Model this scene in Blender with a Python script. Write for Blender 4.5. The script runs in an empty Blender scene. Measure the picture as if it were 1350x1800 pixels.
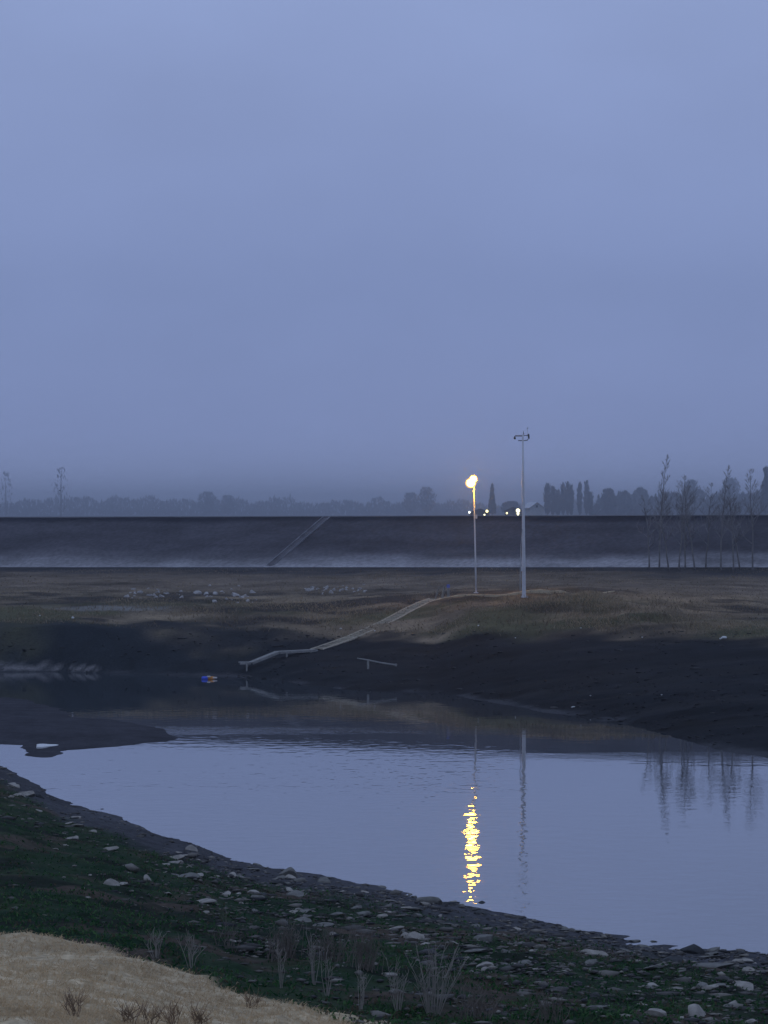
import bpy, math, random
import numpy as np
random.seed(7); RNG = np.random.default_rng(11)
S = bpy.context.scene
C = S.collection
R = math.radians
# ---------------------------------------------------------------- camera, sky, light, exposure
F, EYE = 6500.0, 9.6                      # focal length in photo pixels (1350 wide), eye height above the water
cd = bpy.data.cameras.new('camera'); cam = bpy.data.objects.new('camera', cd); C.objects.link(cam)
cd.sensor_fit = 'HORIZONTAL'; cd.sensor_width = 36; cd.lens = 36*F/1350
cd.clip_start = 0.5; cd.clip_end = 20000
cam.location = (0, 0, EYE); cam.rotation_euler = (R(90), 0, 0)
S.camera = cam

W = bpy.data.worlds.new('World'); S.world = W; W.use_nodes = True
nt = W.node_tree; nt.nodes.clear()
def wn(t, **k):
    n = nt.nodes.new(t)
    for a, b in k.items(): setattr(n, a, b)
    return n
tc = wn('ShaderNodeTexCoord'); sep = wn('ShaderNodeSeparateXYZ'); ramp = wn('ShaderNodeValToRGB')
nz = wn('ShaderNodeTexNoise'); nz.inputs['Scale'].default_value = 9; nz.inputs['Detail'].default_value = 3
mp = wn('ShaderNodeMapping'); mp.inputs['Scale'].default_value = (1, 1, 2.2)
mr = wn('ShaderNodeMapRange'); mr.inputs[1].default_value = .3; mr.inputs[2].default_value = .7
mr.inputs[3].default_value = .95; mr.inputs[4].default_value = 1.05
mul = wn('ShaderNodeVectorMath', operation='SCALE')
bg = wn('ShaderNodeBackground'); bg.inputs[1].default_value = 1.0
sky = wn('ShaderNodeTexSky', sky_type='NISHITA', sun_disc=False)
sky.sun_elevation = R(-1.5); sky.sun_rotation = R(200); sky.air_density = 1.5; sky.dust_density = 2
bg2 = wn('ShaderNodeBackground'); bg2.inputs[1].default_value = .05
add = wn('ShaderNodeAddShader'); out = wn('ShaderNodeOutputWorld')
L = nt.links.new
L(tc.outputs['Generated'], sep.inputs[0]); L(sep.outputs[2], ramp.inputs[0])
L(tc.outputs['Generated'], mp.inputs[0]); L(mp.outputs[0], nz.inputs[0]); L(nz.outputs[0], mr.inputs[0])
L(ramp.outputs[0], mul.inputs[0]); L(mr.outputs[0], mul.inputs[3]); L(mul.outputs[0], bg.inputs[0])
L(sky.outputs[0], bg2.inputs[0]); L(bg.outputs[0], add.inputs[0]); L(bg2.outputs[0], add.inputs[1]); L(add.outputs[0], out.inputs[0])
cr = ramp.color_ramp
stops = [(0.0, (.290, .360, .625)), (.022, (.240, .308, .560)), (.06, (.208, .275, .500)), (.14, (.262, .345, .600)), (.5, (.30, .39, .63)), (1.0, (.33, .42, .66))]
while len(cr.elements) < len(stops): cr.elements.new(.5)
for e, (p, c) in zip(cr.elements, stops): e.position = p; e.color = (*c, 1)

sd = bpy.data.lights.new('sun', 'SUN'); sd.energy = .06; sd.angle = R(40); sd.color = (.85, .9, 1)
so = bpy.data.objects.new('sun', sd); C.objects.link(so); so.rotation_euler = (R(50), 0, R(-30))
S.view_settings.view_transform = 'Standard'; S.view_settings.look = 'None'
S.view_settings.exposure = 0; S.view_settings.gamma = 1; S.view_settings.use_curve_mapping = False
S.cycles.max_bounces = 6; S.cycles.volume_bounces = 0; S.cycles.use_denoising = True
S.cycles.sample_clamp_indirect = 8

# ---------------------------------------------------------------- helpers
def P(px, py, D): return ((px-675)/F*D, D, EYE-(py-900)/F*D)
def fbm(x, y, scale=1., octs=4, seed=0):
    x = np.asarray(x, float)/scale; y = np.asarray(y, float)/scale
    tot = np.zeros(np.broadcast(x, y).shape); amp = 1; s = 0
    for o in range(octs):
        xi = np.floor(x); yi = np.floor(y); fx = x-xi; fy = y-yi
        fx = fx*fx*(3-2*fx); fy = fy*fy*(3-2*fy)
        def h(a, b):
            v = np.sin(a*127.1+b*311.7+(seed+o)*74.7)*43758.5453
            return v-np.floor(v)
        v = (h(xi, yi)*(1-fx)+h(xi+1, yi)*fx)*(1-fy)+(h(xi, yi+1)*(1-fx)+h(xi+1, yi+1)*fx)*fy
        tot = tot+amp*v; s += amp; amp *= .5; x = x*2.03+17; y = y*2.03+5
    return tot/s-.5
def sstep(a, b, v):
    t = np.clip((v-a)/(b-a), 0, 1); return t*t*(3-2*t)
def lerp(a, b, t): return a*(1-t)+b*t

def mesh(name, V, Fc, mat, parent=None, smooth=False, col=None):
    m = bpy.data.meshes.new(name)
    V = np.asarray(V, dtype=np.float32)
    if isinstance(Fc, np.ndarray):
        n, k = Fc.shape
        m.vertices.add(len(V)); m.vertices.foreach_set('co', V.ravel())
        m.loops.add(n*k); m.loops.foreach_set('vertex_index', Fc.ravel().astype(np.int32))
        m.polygons.add(n); m.polygons.foreach_set('loop_start', np.arange(0, n*k, k, dtype=np.int32))
        m.update(calc_edges=True)
    else:
        m.from_pydata([tuple(map(float, v)) for v in V], [], Fc); m.update()
    if smooth: m.polygons.foreach_set('use_smooth', [True]*len(m.polygons))
    if col is not None:
        a = m.color_attributes.new('albedo', 'FLOAT_COLOR', 'POINT')
        c4 = np.ones((len(V), 4), dtype=np.float32); c4[:, :3] = col; a.data.foreach_set('color', c4.ravel())
    m.materials.append(mat)
    o = bpy.data.objects.new(name, m); C.objects.link(o)
    if parent: o.parent = parent
    return o
def tag(o, label=None, cat=None, group=None, kind=None):
    if label: o['label'] = label
    if cat: o['category'] = cat
    if group: o['group'] = group
    if kind: o['kind'] = kind
    return o
def empty(name, loc=(0, 0, 0), rz=0):
    o = bpy.data.objects.new(name, None); C.objects.link(o); o.location = loc; o.rotation_euler = (0, 0, rz); o.empty_display_size = .1
    return o
def copy_tree(o, parent=None):
    c = o.copy(); C.objects.link(c); c.parent = parent
    for ch in [q for q in o.children]: copy_tree(ch, c)
    return c
class MB:                                  # collects simple shapes into one mesh
    def __init__(s): s.v = []; s.f = []
    def add(s, v, f):
        b = len(s.v); s.v += [tuple(map(float, p)) for p in v]; s.f += [tuple(b+i for i in q) for q in f]; return s
    def box(s, c, d, rz=0, tilt=0):
        co, si = math.cos(rz), math.sin(rz); pts = []
        for sx, sy, sz in ((-1,-1,-1),(1,-1,-1),(1,1,-1),(-1,1,-1),(-1,-1,1),(1,-1,1),(1,1,1),(-1,1,1)):
            x, y, z = sx*d[0]/2, sy*d[1]/2, sz*d[2]/2
            x, z = x*math.cos(tilt)-z*math.sin(tilt), x*math.sin(tilt)+z*math.cos(tilt)
            pts.append((c[0]+x*co-y*si, c[1]+x*si+y*co, c[2]+z))
        return s.add(pts, [(0,3,2,1),(4,5,6,7),(0,1,5,4),(1,2,6,5),(2,3,7,6),(3,0,4,7)])
    def beam(s, a, b, w, h):
        a = np.array(a, float); b = np.array(b, float); t = b-a; t /= np.linalg.norm(t)
        sd_ = np.cross(t, (0, 0, 1)); 
        if np.linalg.norm(sd_) < 1e-3: sd_ = np.array((1., 0, 0))
        sd_ /= np.linalg.norm(sd_); up = np.cross(sd_, t); pts = []
        for q in (a, b):
            for i, j in ((-1,-1),(1,-1),(1,1),(-1,1)): pts.append(q+sd_*i*w/2+up*j*h/2)
        return s.add(pts, [(0,1,2,3),(7,6,5,4),(0,4,5,1),(1,5,6,2),(2,6,7,3),(3,7,4,0)])
    def tube(s, pts, rad, n=8, cap=True):
        pts = [np.array(p, float) for p in pts]; V = []; Fc = []
        for i, p in enumerate(pts):
            t = pts[min(i+1, len(pts)-1)]-pts[max(i-1, 0)]; t /= (np.linalg.norm(t)+1e-9)
            u = np.cross(t, (0, 1, 0.01)) if abs(t[1]) < .9 else np.cross(t, (1, 0, 0)); u /= np.linalg.norm(u); w = np.cross(t, u)
            r = rad[i] if hasattr(rad, '__len__') else rad
            for k in range(n):
                a = 2*math.pi*k/n; V.append(p+u*r*math.cos(a)+w*r*math.sin(a))
        for i in range(len(pts)-1):
            for k in range(n): Fc.append((i*n+k, i*n+(k+1) % n, (i+1)*n+(k+1) % n, (i+1)*n+k))
        if cap: Fc.append(tuple(range(n))[::-1]); Fc.append(tuple(range((len(pts)-1)*n, len(pts)*n)))
        return s.add(V, Fc)
    def ball(s, c, r, n=10, m=6, sz=1.):
        V = []; Fc = []
        for i in range(m+1):
            th = math.pi*i/m
            for k in range(n):
                a = 2*math.pi*k/n; V.append((c[0]+r*math.sin(th)*math.cos(a), c[1]+r*math.sin(th)*math.sin(a), c[2]+r*sz*math.cos(th)))
        for i in range(m):
            for k in range(n): Fc.append((i*n+k, (i+1)*n+k, (i+1)*n+(k+1) % n, i*n+(k+1) % n))
        return s.add(V, Fc)
    def build(s, name, mat, parent=None, smooth=False): return mesh(name, s.v, s.f, mat, parent, smooth)

def material(name, col=(.2, .2, .2), rough=.8, var=.25, scale=3., bump=0., metal=0., attr=False, emit=None, spec=.3, bscale=None, detail=5):
    m = bpy.data.materials.new(name); m.use_nodes = True; n = m.node_tree; b = n.nodes['Principled BSDF']
    b.inputs['Roughness'].default_value = rough; b.inputs['Metallic'].default_value = metal
    b.inputs['Specular IOR Level'].default_value = spec
    t = n.nodes.new('ShaderNodeTexNoise'); t.inputs['Scale'].default_value = scale; t.inputs['Detail'].default_value = detail
    g = n.nodes.new('ShaderNodeNewGeometry'); n.links.new(g.outputs['Position'], t.inputs['Vector'])
    r = n.nodes.new('ShaderNodeMapRange'); r.inputs[1].default_value = .3; r.inputs[2].default_value = .7; r.inputs[3].default_value = 1-var; r.inputs[4].default_value = 1+var
    n.links.new(t.outputs[0], r.inputs[0])
    v = n.nodes.new('ShaderNodeVectorMath'); v.operation = 'SCALE'; n.links.new(r.outputs[0], v.inputs[3])
    if attr:
        a = n.nodes.new('ShaderNodeAttribute'); a.attribute_name = 'albedo'; n.links.new(a.outputs['Color'], v.inputs[0])
    else: v.inputs[0].default_value = col
    n.links.new(v.outputs[0], b.inputs['Base Color'])
    if bump:
        bn = n.nodes.new('ShaderNodeBump'); bn.inputs['Strength'].default_value = 1; bn.inputs['Distance'].default_value = bump
        t2 = n.nodes.new('ShaderNodeTexNoise'); t2.inputs['Scale'].default_value = bscale or scale*2; t2.inputs['Detail'].default_value = 6
        n.links.new(g.outputs['Position'], t2.inputs['Vector']); n.links.new(t2.outputs[0], bn.inputs['Height']); n.links.new(bn.outputs[0], b.inputs['Normal'])
    if emit:
        b.inputs['Emission Color'].default_value = (*emit[0], 1); b.inputs['Emission Strength'].default_value = emit[1]
    return m

# ---------------------------------------------------------------- the lie of the land
def pxD(px, py): D = EYE*F/(py-900); return ((px-675)/F*D, D)
near_px = [(0,1345),(60,1378),(110,1410),(180,1425),(230,1445),(290,1472),(340,1480),(390,1508),(480,1530),(560,1542),(650,1558),(720,1575),(830,1595),(900,1612),(1000,1630),(1100,1650),(1200,1665),(1300,1675),(1350,1682)]
ns = np.array([(-600,1337),(-60,1342)]+near_px+[(1700,1712),(2400,1760)], float); NSD = EYE*F/(ns[:, 1]-900)
ne = np.array([  # px, depth and photo row where the bank levels off into the straw rise
 (-600,60,1632),(-60,57,1638),(0,56,1645),(100,54,1657),(200,52.5,1675),(270,51,1698),(350,50,1722),(420,49,1748),(520,48,1772),(600,47,1792),(800,45,1822),(1350,42,1860),(2400,40,1880)], float)
isl_px = [(320,1297),(290,1304),(230,1311),(180,1315),(130,1318),(104,1321),(99,1331),(75,1333),(40,1329),(34,1310),(-80,1307),(-350,1303),(-800,1296),(-800,1222),(20,1226),(90,1240),(140,1262),(200,1264),(270,1278)]
isl = np.array([pxD(*q) for q in isl_px])
def segdist(x, y, poly, closed=False):
    best = np.full(x.shape, 1e18); n = len(poly)
    for i in range(n if closed else n-1):
        a = poly[i]; b = poly[(i+1) % n]; d = b-a; L2 = d@d
        t = np.clip(((x-a[0])*d[0]+(y-a[1])*d[1])/L2, 0, 1)
        best = np.minimum(best, (x-a[0]-t*d[0])**2+(y-a[1]-t*d[1])**2)
    return np.sqrt(best)
def inside(x, y, poly):
    r = np.zeros(x.shape, bool); n = len(poly)
    for i in range(n):
        a = poly[i]; b = poly[(i+1) % n]
        if a[1] == b[1]: continue
        c = ((a[1] > y) != (b[1] > y)) & (x < (b[0]-a[0])*(y-a[1])/(b[1]-a[1])+a[0]); r ^= c
    return r
fs = np.array([(-400,1176),(0,1181),(170,1184),(420,1189),(480,1196),(540,1206),(600,1211),(765,1219),(800,1224),(830,1230),(900,1240),(950,1253),(1020,1262),(1085,1271),(1130,1280),(1200,1300),(1270,1322),(1330,1334),(1400,1345),(1700,1400)], float)
FSD = EYE*F/(fs[:, 1]-900)
tb = np.array([  # px, D_mud, py_mud, D_crest, py_crest
 (-400,228,1096,248,1048),(0,226,1101,246,1050),(300,226,1108,245,1054),(500,226,1114,243,1056),(620,225,1124,241,1056),(765,222,1124,238,1053),
 (830,217,1119,237.5,1043.5),(1000,213,1117,236,1044),(1100,210,1118,233,1050),(1200,207,1122,232,1060),(1350,202,1128,231,1068),(1700,196,1130,228,1075)], float)
def interp(px, col): return np.interp(px, tb[:, 0], tb[:, col])
LV = lambda x: 293.2-.525*x                # line of the embankment crest
def toe(x): return LV(x)-10.6
def terrain(x, y, parts=False):
    px = 675+F*x/np.maximum(y, 40.)
    # near bank
    ys_ = np.interp(px, ns[:, 0], NSD); ye = np.interp(px, ne[:, 0], ne[:, 1]); ze = EYE-(np.interp(px, ne[:, 0], ne[:, 2])-900)/F*ye
    d = (ys_-y)*.36; dn = d+fbm(x, y, 2.2, 5, 3)*1.3+fbm(x, y, .7, 3, 4)*.5
    bd = ye-y+fbm(x, y*.6, .9, 5, 9)*2.4
    u = dn/.36/(ys_-ye)
    zn = ze*np.clip(u, 0, 1.6)+.0*y; over = np.maximum(y-y, ye-y); zn = np.where(over > 0, ze+(ze/(ys_-ye))*0*over+.072*over, ze*np.clip(u, 0, 1.02))
    zn = np.minimum(zn, 6.9)+.05*sstep(-.6, .3, bd)*(1-sstep(1, 5, bd))
    tanm = bd
    zn = np.where(dn < 0, np.maximum(.10*dn, -1.6), zn)
    wave = fbm(x, y, 1.1, 4, 21)
    zn = zn+(wave*.34+fbm(x, y, .45, 3, 23)*.12)*sstep(.6, 6, d)
    # far bank, terrace, plain
    Ds = np.interp(px, fs[:, 0], FSD)+fbm(x, y, 5, 4, 40)*5
    Dm = interp(px, 1); zm = EYE-(interp(px, 2)-900)/F*Dm
    Dc = interp(px, 3); zc = EYE-(interp(px, 4)-900)/F*Dc
    Dt = np.maximum(toe(np.clip(x, -60, 60)), Dc+12); zt = EYE-97/F*Dt
    u1 = (y-Ds)/np.maximum(Dm-Ds, 1.5); u2 = (y-Dm)/(Dc-Dm); u3 = (y-Dc)/(Dt-Dc)
    zf = np.where(u1 < 0, np.maximum((y-Ds)*.06, -1.6), zm*np.clip(u1, 0, 1)**1.15)
    zf = np.where(u2 > 0, zm+(zc-zm)*np.clip(u2, 0, 1)**.8, zf)
    zf = np.where(u3 > 0, zc+(zt-zc)*np.clip(u3, 0, 1), zf)
    rough = sstep(.05, .4, u1)*(1-sstep(.7, 1.0, u3))
    lump = fbm(x, y*.8, 3.2, 4, 55)
    gm = sstep(0, .4, u2)*(1-sstep(.9, 1.4, u2))*sstep(860, 980, px)*(1-sstep(1150, 1300, px))
    hum = fbm(x*.8, y, 1.5, 5, 56); zf = zf+rough*(lump*.34+hum*.26*sstep(0, .3, u2))+gm*(.7*lump+.35*hum+.15)+.30*fbm(x*.6, y, 1.7, 5, 77)*sstep(0, .12, u1)*(1-sstep(.3, .6, u1))
    # mud spit
    di = segdist(x, y, isl, True); di = np.where(inside(x, y, isl), di, -di)+fbm(x, y, 1.6, 3, 91)*1.0
    zi = np.where(di < 0, np.maximum(di*.1, -1.6), .05*np.minimum(di, 4)+.08*(fbm(x, y, 1.5, 4, 31)+.2)*sstep(0, 2, di))
    z = np.maximum(np.maximum(zn, zf), zi)
    if not parts: return z
    src = np.where(zn >= np.maximum(zf, zi), 0, np.where(zf >= zi, 1, 2))
    return z, src, d, tanm, u1, u2, u3, px, di
def axis(segs):
    o = []
    for a, b, st in segs: o += list(np.arange(a, b-1e-6, st))
    return o
xs = axis([(-48, -20, .45), (-20, 14, .2), (14, 48, .45)]); g = 48.; ex = []
while g < 7000: ex.append(g); g *= 1.35
xs = np.array([-e for e in ex[::-1] if e > 48]+xs+ex)
ys = axis([(-60, 30, 2.), (30, 46, .5), (46, 150, .2), (150, 300, .45)]); g = 300.
while g < 7500: ys.append(g); g += max(2., (g-290)*.3)
ys = np.array(ys)
GX, GY = np.meshgrid(xs, ys)
GZ, src, dsh, tanm, u1, u2, u3, PXg, dis = terrain(GX, GY, True)
def Hgt(x, y):
    x = np.asarray(x, float); y = np.asarray(y, float)
    i = np.clip(np.searchsorted(xs, x)-1, 0, len(xs)-2); j = np.clip(np.searchsorted(ys, y)-1, 0, len(ys)-2)
    fx = (x-xs[i])/(xs[i+1]-xs[i]); fy = (y-ys[j])/(ys[j+1]-ys[j])
    return (GZ[j, i]*(1-fx)+GZ[j, i+1]*fx)*(1-fy)+(GZ[j+1, i]*(1-fx)+GZ[j+1, i+1]*fx)*fy
def hit(px, py, d0=40., d1=292., water=False):
    px = np.atleast_1d(np.asarray(px, float)); py = np.atleast_1d(np.asarray(py, float)); Dn = np.arange(d0, d1, .7)
    a = (px-675)/F; b = (py-900)/F
    h = np.stack([Hgt(a*D, np.full_like(a, D)) for D in Dn])
    if water: h = np.maximum(h, 0)
    ray = EYE-b[None]*Dn[:, None]; under = h >= ray
    k = np.argmax(under, 0); ok = under.any(0) & (k > 0); k = np.maximum(k, 1); q = np.arange(len(a))
    g0 = (ray-h)[k-1, q]; g1 = (ray-h)[k, q]; t = g0/(g0-g1+1e-9); D = Dn[k-1]+t*.7
    X = a*D; Z = Hgt(X, D)
    if water: Z = np.maximum(Z, 0)
    return X, D, Z, ok
# albedo of the ground, zone by zone (soil, mud, turf, straw), with mottling, and shade painted into the far grass
def shade():
    x, y = GX, GY
    n1 = fbm(x, y, .9, 4, 61)[..., None]; n2 = fbm(x, y, 4.5, 4, 62)[..., None]; n3 = fbm(x, y, .35, 3, 63)[..., None]
    c = lambda *v: np.array(v)
    mudc = c(.055, .056, .062)*(1+n2*.8+n3*.9)
    green = lerp(c(.010, .029, .013), c(.038, .052, .027), np.clip(.35+n1*1.6+n2*.8, 0, 1))
    straw = c(.47, .375, .235)*(1+n1*.35+n2*.5)
    m1 = sstep(2.2, 5.5, dsh-3.0*(1-sstep(150, 480, PXg))+5*n2[..., 0]+2*n1[..., 0])[..., None]; brown = c(.060, .047, .036)*(1+n3*.8)
    green = lerp(green, c(.010, .013, .010), .8*sstep(.0, .14, fbm(x*.8, y*.7, .9, 4, 14)[..., None]))
    green = lerp(green, brown, sstep(.05, .2, fbm(x, y, 2.0, 4, 8)[..., None]+.02))
    m2 = (sstep(-.4, .4, tanm+.9*n1[..., 0]+.6*n3[..., 0])*(1-sstep(640, 760, PXg)))[..., None]
    nearc = lerp(lerp(mudc, green, m1), straw, m2)
    wet = c(.010, .012, .015)*(1+n1*.9+n2*1.2+n3*.6)
    wet = lerp(wet, c(.020, .025, .030)*(1+n1*.6), (1-sstep(150, 760, PXg))[..., None])
    grass = lerp(c(.075, .062, .044), c(.25, .20, .135), np.clip(.45+n2*1.8+n1*.8, 0, 1))
    hum = fbm(x*.55, y*.8, 2.6, 5, 55)[..., None]; grass = lerp(grass, c(.030, .027, .026), sstep(.04, .16, hum)*.85)  # dark patches: shade among the lumps, painted into the grass colour
    grass = grass*np.where(((PXg > 860) & (PXg < 1320))[..., None], c(1.05, 1.0, .95), 1.)
    olive = c(.085, .082, .045)*(1+n1*.6)
    grass = lerp(grass, olive, (sstep(.05, .25, fbm(x, y, 7, 3, 70)+.12)*(1-sstep(.6, 1.1, u2)))[..., None])
    field = lerp(c(.15, .12, .09), c(.035, .034, .036), sstep(.55, .95, u3+.5*n2[..., 0])[..., None])*(1+n1*.7+n2*1.1+.9*fbm(x*.25, y, 1.6, 4, 44)[..., None])
    gl = sstep(-.12, .2, u2+.5*n2[..., 0]*1.2)[..., None]
    farc = lerp(wet, grass, gl); farc = lerp(farc, field, sstep(.05, .4, u3)[..., None])
    # sun-bleached sand bars along the far waterline on the left, and the trodden edge above them
    off = (y-(np.interp(PXg, fs[:, 0], FSD)+fbm(x, y, 5, 4, 40)*5))+.25*fbm(x, y*0, 2.6, 2, 88)-.25
    bar = sstep(-.2, .05, off)*(1-sstep(.35, .7, off))*np.maximum(1-sstep(98, 116, PXg), sstep(118, 128, PXg)*(1-sstep(166, 178, PXg)))
    farc = lerp(farc, c(.15, .145, .145), bar[..., None])
    rim = sstep(-.03, 0, u1)*(1-sstep(.02, .09, u1+.12*n1[..., 0]))*sstep(-.05, .12, fbm(x, y, 3, 4, 90))
    farc = lerp(farc, c(.050, .052, .058), rim[..., None])
    scar = sstep(.06, .16, fbm(x*.35, y*1.2, 2.0, 5, 93))*sstep(.05, .2, u1)*(1-sstep(.0, .2, u2))
    farc = lerp(farc, c(.040, .038, .036), .25*scar[..., None])
    ped = sstep(-.1, .15, fbm(x, y, 2.5, 3, 19))*sstep(60, 100, PXg)*(1-sstep(250, 330, PXg))*sstep(.52, .58, u2)*(1-sstep(.66, .74, u2))
    farc = lerp(farc, c(.19, .185, .17), ped[..., None])
    spit = c(.040, .040, .048)*(1+n1*.9+n3*.8)
    s = src[..., None]
    return np.where(s == 0, nearc, np.where(s == 1, farc, spit))
ALB = np.clip(shade(), .006, .8)
ni, nj = len(xs), len(ys)
idx = np.arange(ni*nj).reshape(nj, ni)
Q = np.stack([idx[:-1, :-1], idx[:-1, 1:], idx[1:, 1:], idx[1:, :-1]], -1).reshape(-1, 4)
V = np.stack([GX, GY, GZ], -1).reshape(-1, 3)
gm_ = material('soil', attr=True, rough=.95, var=.3, scale=7, bump=.03, bscale=9, spec=.05)
tag(mesh('ground', V, Q, gm_, smooth=True, col=ALB.reshape(-1, 3)), kind='structure')

# ---------------------------------------------------------------- water
wm = bpy.data.materials.new('river_water'); wm.use_nodes = True; n = wm.node_tree; b = n.nodes['Principled BSDF']
b.inputs['Base Color'].default_value = (.035, .045, .055, 1); b.inputs['Roughness'].default_value = .02
b.inputs['IOR'].default_value = 1.38; b.inputs['Specular IOR Level'].default_value = .5
geo = n.nodes.new('ShaderNodeNewGeometry')
def wave(scale, dist, stretch, det=2, prev=None, mask=None):
    m_ = n.nodes.new('ShaderNodeMapping'); m_.inputs['Scale'].default_value = stretch
    t = n.nodes.new('ShaderNodeTexNoise'); t.inputs['Scale'].default_value = scale; t.inputs['Detail'].default_value = det
    bp = n.nodes.new('ShaderNodeBump'); bp.inputs['Distance'].default_value = dist; bp.inputs['Strength'].default_value = 1
    n.links.new(geo.outputs['Position'], m_.inputs[0]); n.links.new(m_.outputs[0], t.inputs[0]); n.links.new(t.outputs[0], bp.inputs['Height'])
    if mask: n.links.new(mask, bp.inputs['Strength'])
    if prev: n.links.new(prev.outputs[0], bp.inputs['Normal'])
    return bp
sy_ = n.nodes.new('ShaderNodeSeparateXYZ'); cm = n.nodes.new('ShaderNodeMapRange')     # the far half lies in the lee of the bank
n.links.new(geo.outputs['Position'], sy_.inputs[0]); n.links.new(sy_.outputs[1], cm.inputs[0])
cm.inputs[1].default_value = 130; cm.inputs[2].default_value = 145; cm.inputs[3].default_value = 1; cm.inputs[4].default_value = .28
nr = n.nodes.new('ShaderNodeMapRange'); nr.inputs[1].default_value = 90; nr.inputs[2].default_value = 99; nr.inputs[3].default_value = .024; nr.inputs[4].default_value = .013
n.links.new(sy_.outputs[1], nr.inputs[0])
xr = n.nodes.new('ShaderNodeMapRange'); xr.inputs[1].default_value = 3.4; xr.inputs[2].default_value = 6; xr.inputs[3].default_value = 1; xr.inputs[4].default_value = .33
mm = n.nodes.new('ShaderNodeMath'); mm.operation = 'MULTIPLY'; n.links.new(sy_.outputs[0], xr.inputs[0]); n.links.new(xr.outputs[0], mm.inputs[0]); n.links.new(cm.outputs[0], mm.inputs[1])
w1 = wave(.9, .013, (1.5, 1, 1), det=2, mask=mm.outputs[0]); n.links.new(nr.outputs[0], w1.inputs['Distance']); w2 = wave(.3, .002, (1, 1, 1), prev=w1)
# a breeze-ruffled patch pattern: stronger ripples where a broad noise is high
bt = n.nodes.new('ShaderNodeTexNoise'); bt.inputs['Scale'].default_value = .06; bt.inputs['Detail'].default_value = 3
bm_ = n.nodes.new('ShaderNodeMapping'); bm_.inputs['Scale'].default_value = (.35, 1.6, 1)
br = n.nodes.new('ShaderNodeMapRange'); br.inputs[1].default_value = .52; br.inputs[2].default_value = .66
n.links.new(geo.outputs['Position'], bm_.inputs[0]); n.links.new(bm_.outputs[0], bt.inputs[0]); n.links.new(bt.outputs[0], br.inputs[0])
w3 = wave(4., .003, (1, 1, 1), prev=w2, mask=br.outputs[0])
n.links.new(w3.outputs[0], b.inputs['Normal'])
tag(mesh('water', [(-900, 20, 0), (900, 20, 0), (900, 320, 0), (-900, 320, 0)], [(0, 1, 2, 3)], wm), kind='structure')

# ---------------------------------------------------------------- embankment with its crest road
def emb():
    tx = np.concatenate([np.linspace(-1500, -80, 40), np.arange(-78, 78, .5), np.linspace(80, 1500, 40)])
    prof = [(-13, -.6), (-11.5, -.2)]+[(-10.6+10.6*i/26, i/26) for i in range(27)]+[(5, 1.0), (14, 0), (16, -.4)]
    Vv = []; Cc = []
    nx = 1/math.hypot(1, .525); 
    for o_, h_ in prof:
        x = tx; y = LV(tx)+o_
        zb = np.where(np.abs(x) < 60, EYE-97/F*toe(x), EYE-97/F*toe(np.clip(x, -60, 60)))
        zt = 9.24+.0035*np.clip(x, -60, 60)
        z = zb+(zt-zb)*h_
        nse = fbm(x*.6, y, 4, 4, 33); z = z+nse*.30*(1 if 0 <= h_ < .97 else .15)
        Vv.append(np.stack([x, y, z], -1))
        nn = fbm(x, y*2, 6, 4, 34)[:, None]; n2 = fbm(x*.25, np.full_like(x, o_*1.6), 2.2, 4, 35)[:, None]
        low = np.clip(1-h_/.36+n2*.35, 0, 1)**1.3 if o_ < 0 else 0*n2  # pale band at the foot: ground mist painted into the albedo
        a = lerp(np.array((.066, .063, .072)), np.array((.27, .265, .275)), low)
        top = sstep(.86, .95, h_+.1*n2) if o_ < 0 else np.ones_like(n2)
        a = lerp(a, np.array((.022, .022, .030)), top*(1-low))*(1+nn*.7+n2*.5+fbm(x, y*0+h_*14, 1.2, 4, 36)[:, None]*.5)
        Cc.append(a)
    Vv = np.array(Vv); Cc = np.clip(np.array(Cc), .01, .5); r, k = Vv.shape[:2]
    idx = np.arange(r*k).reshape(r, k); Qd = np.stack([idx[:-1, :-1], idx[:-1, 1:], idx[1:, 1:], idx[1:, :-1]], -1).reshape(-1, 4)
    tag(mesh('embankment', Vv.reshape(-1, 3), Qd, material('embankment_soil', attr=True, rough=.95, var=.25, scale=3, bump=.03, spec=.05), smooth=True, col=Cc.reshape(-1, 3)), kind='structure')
    rd = MB(); X = np.linspace(-900, 900, 200); v = []
    for x in X:
        z = 9.24+.0035*np.clip(x, -60, 60)+.06; v += [(x, LV(x)+.9, z), (x, LV(x)+4.2, z), (x, LV(x)+.9, z-.2)]
    f = []
    for i in range(len(X)-1): a = 3*i; f += [(a, a+3, a+4, a+1), (a+2, a+5, a+3, a)]
    tag(rd.add(v, f).build('road', material('crest_concrete', (.26, .26, .27), .8, .1, 2)), kind='structure')
emb()

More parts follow.
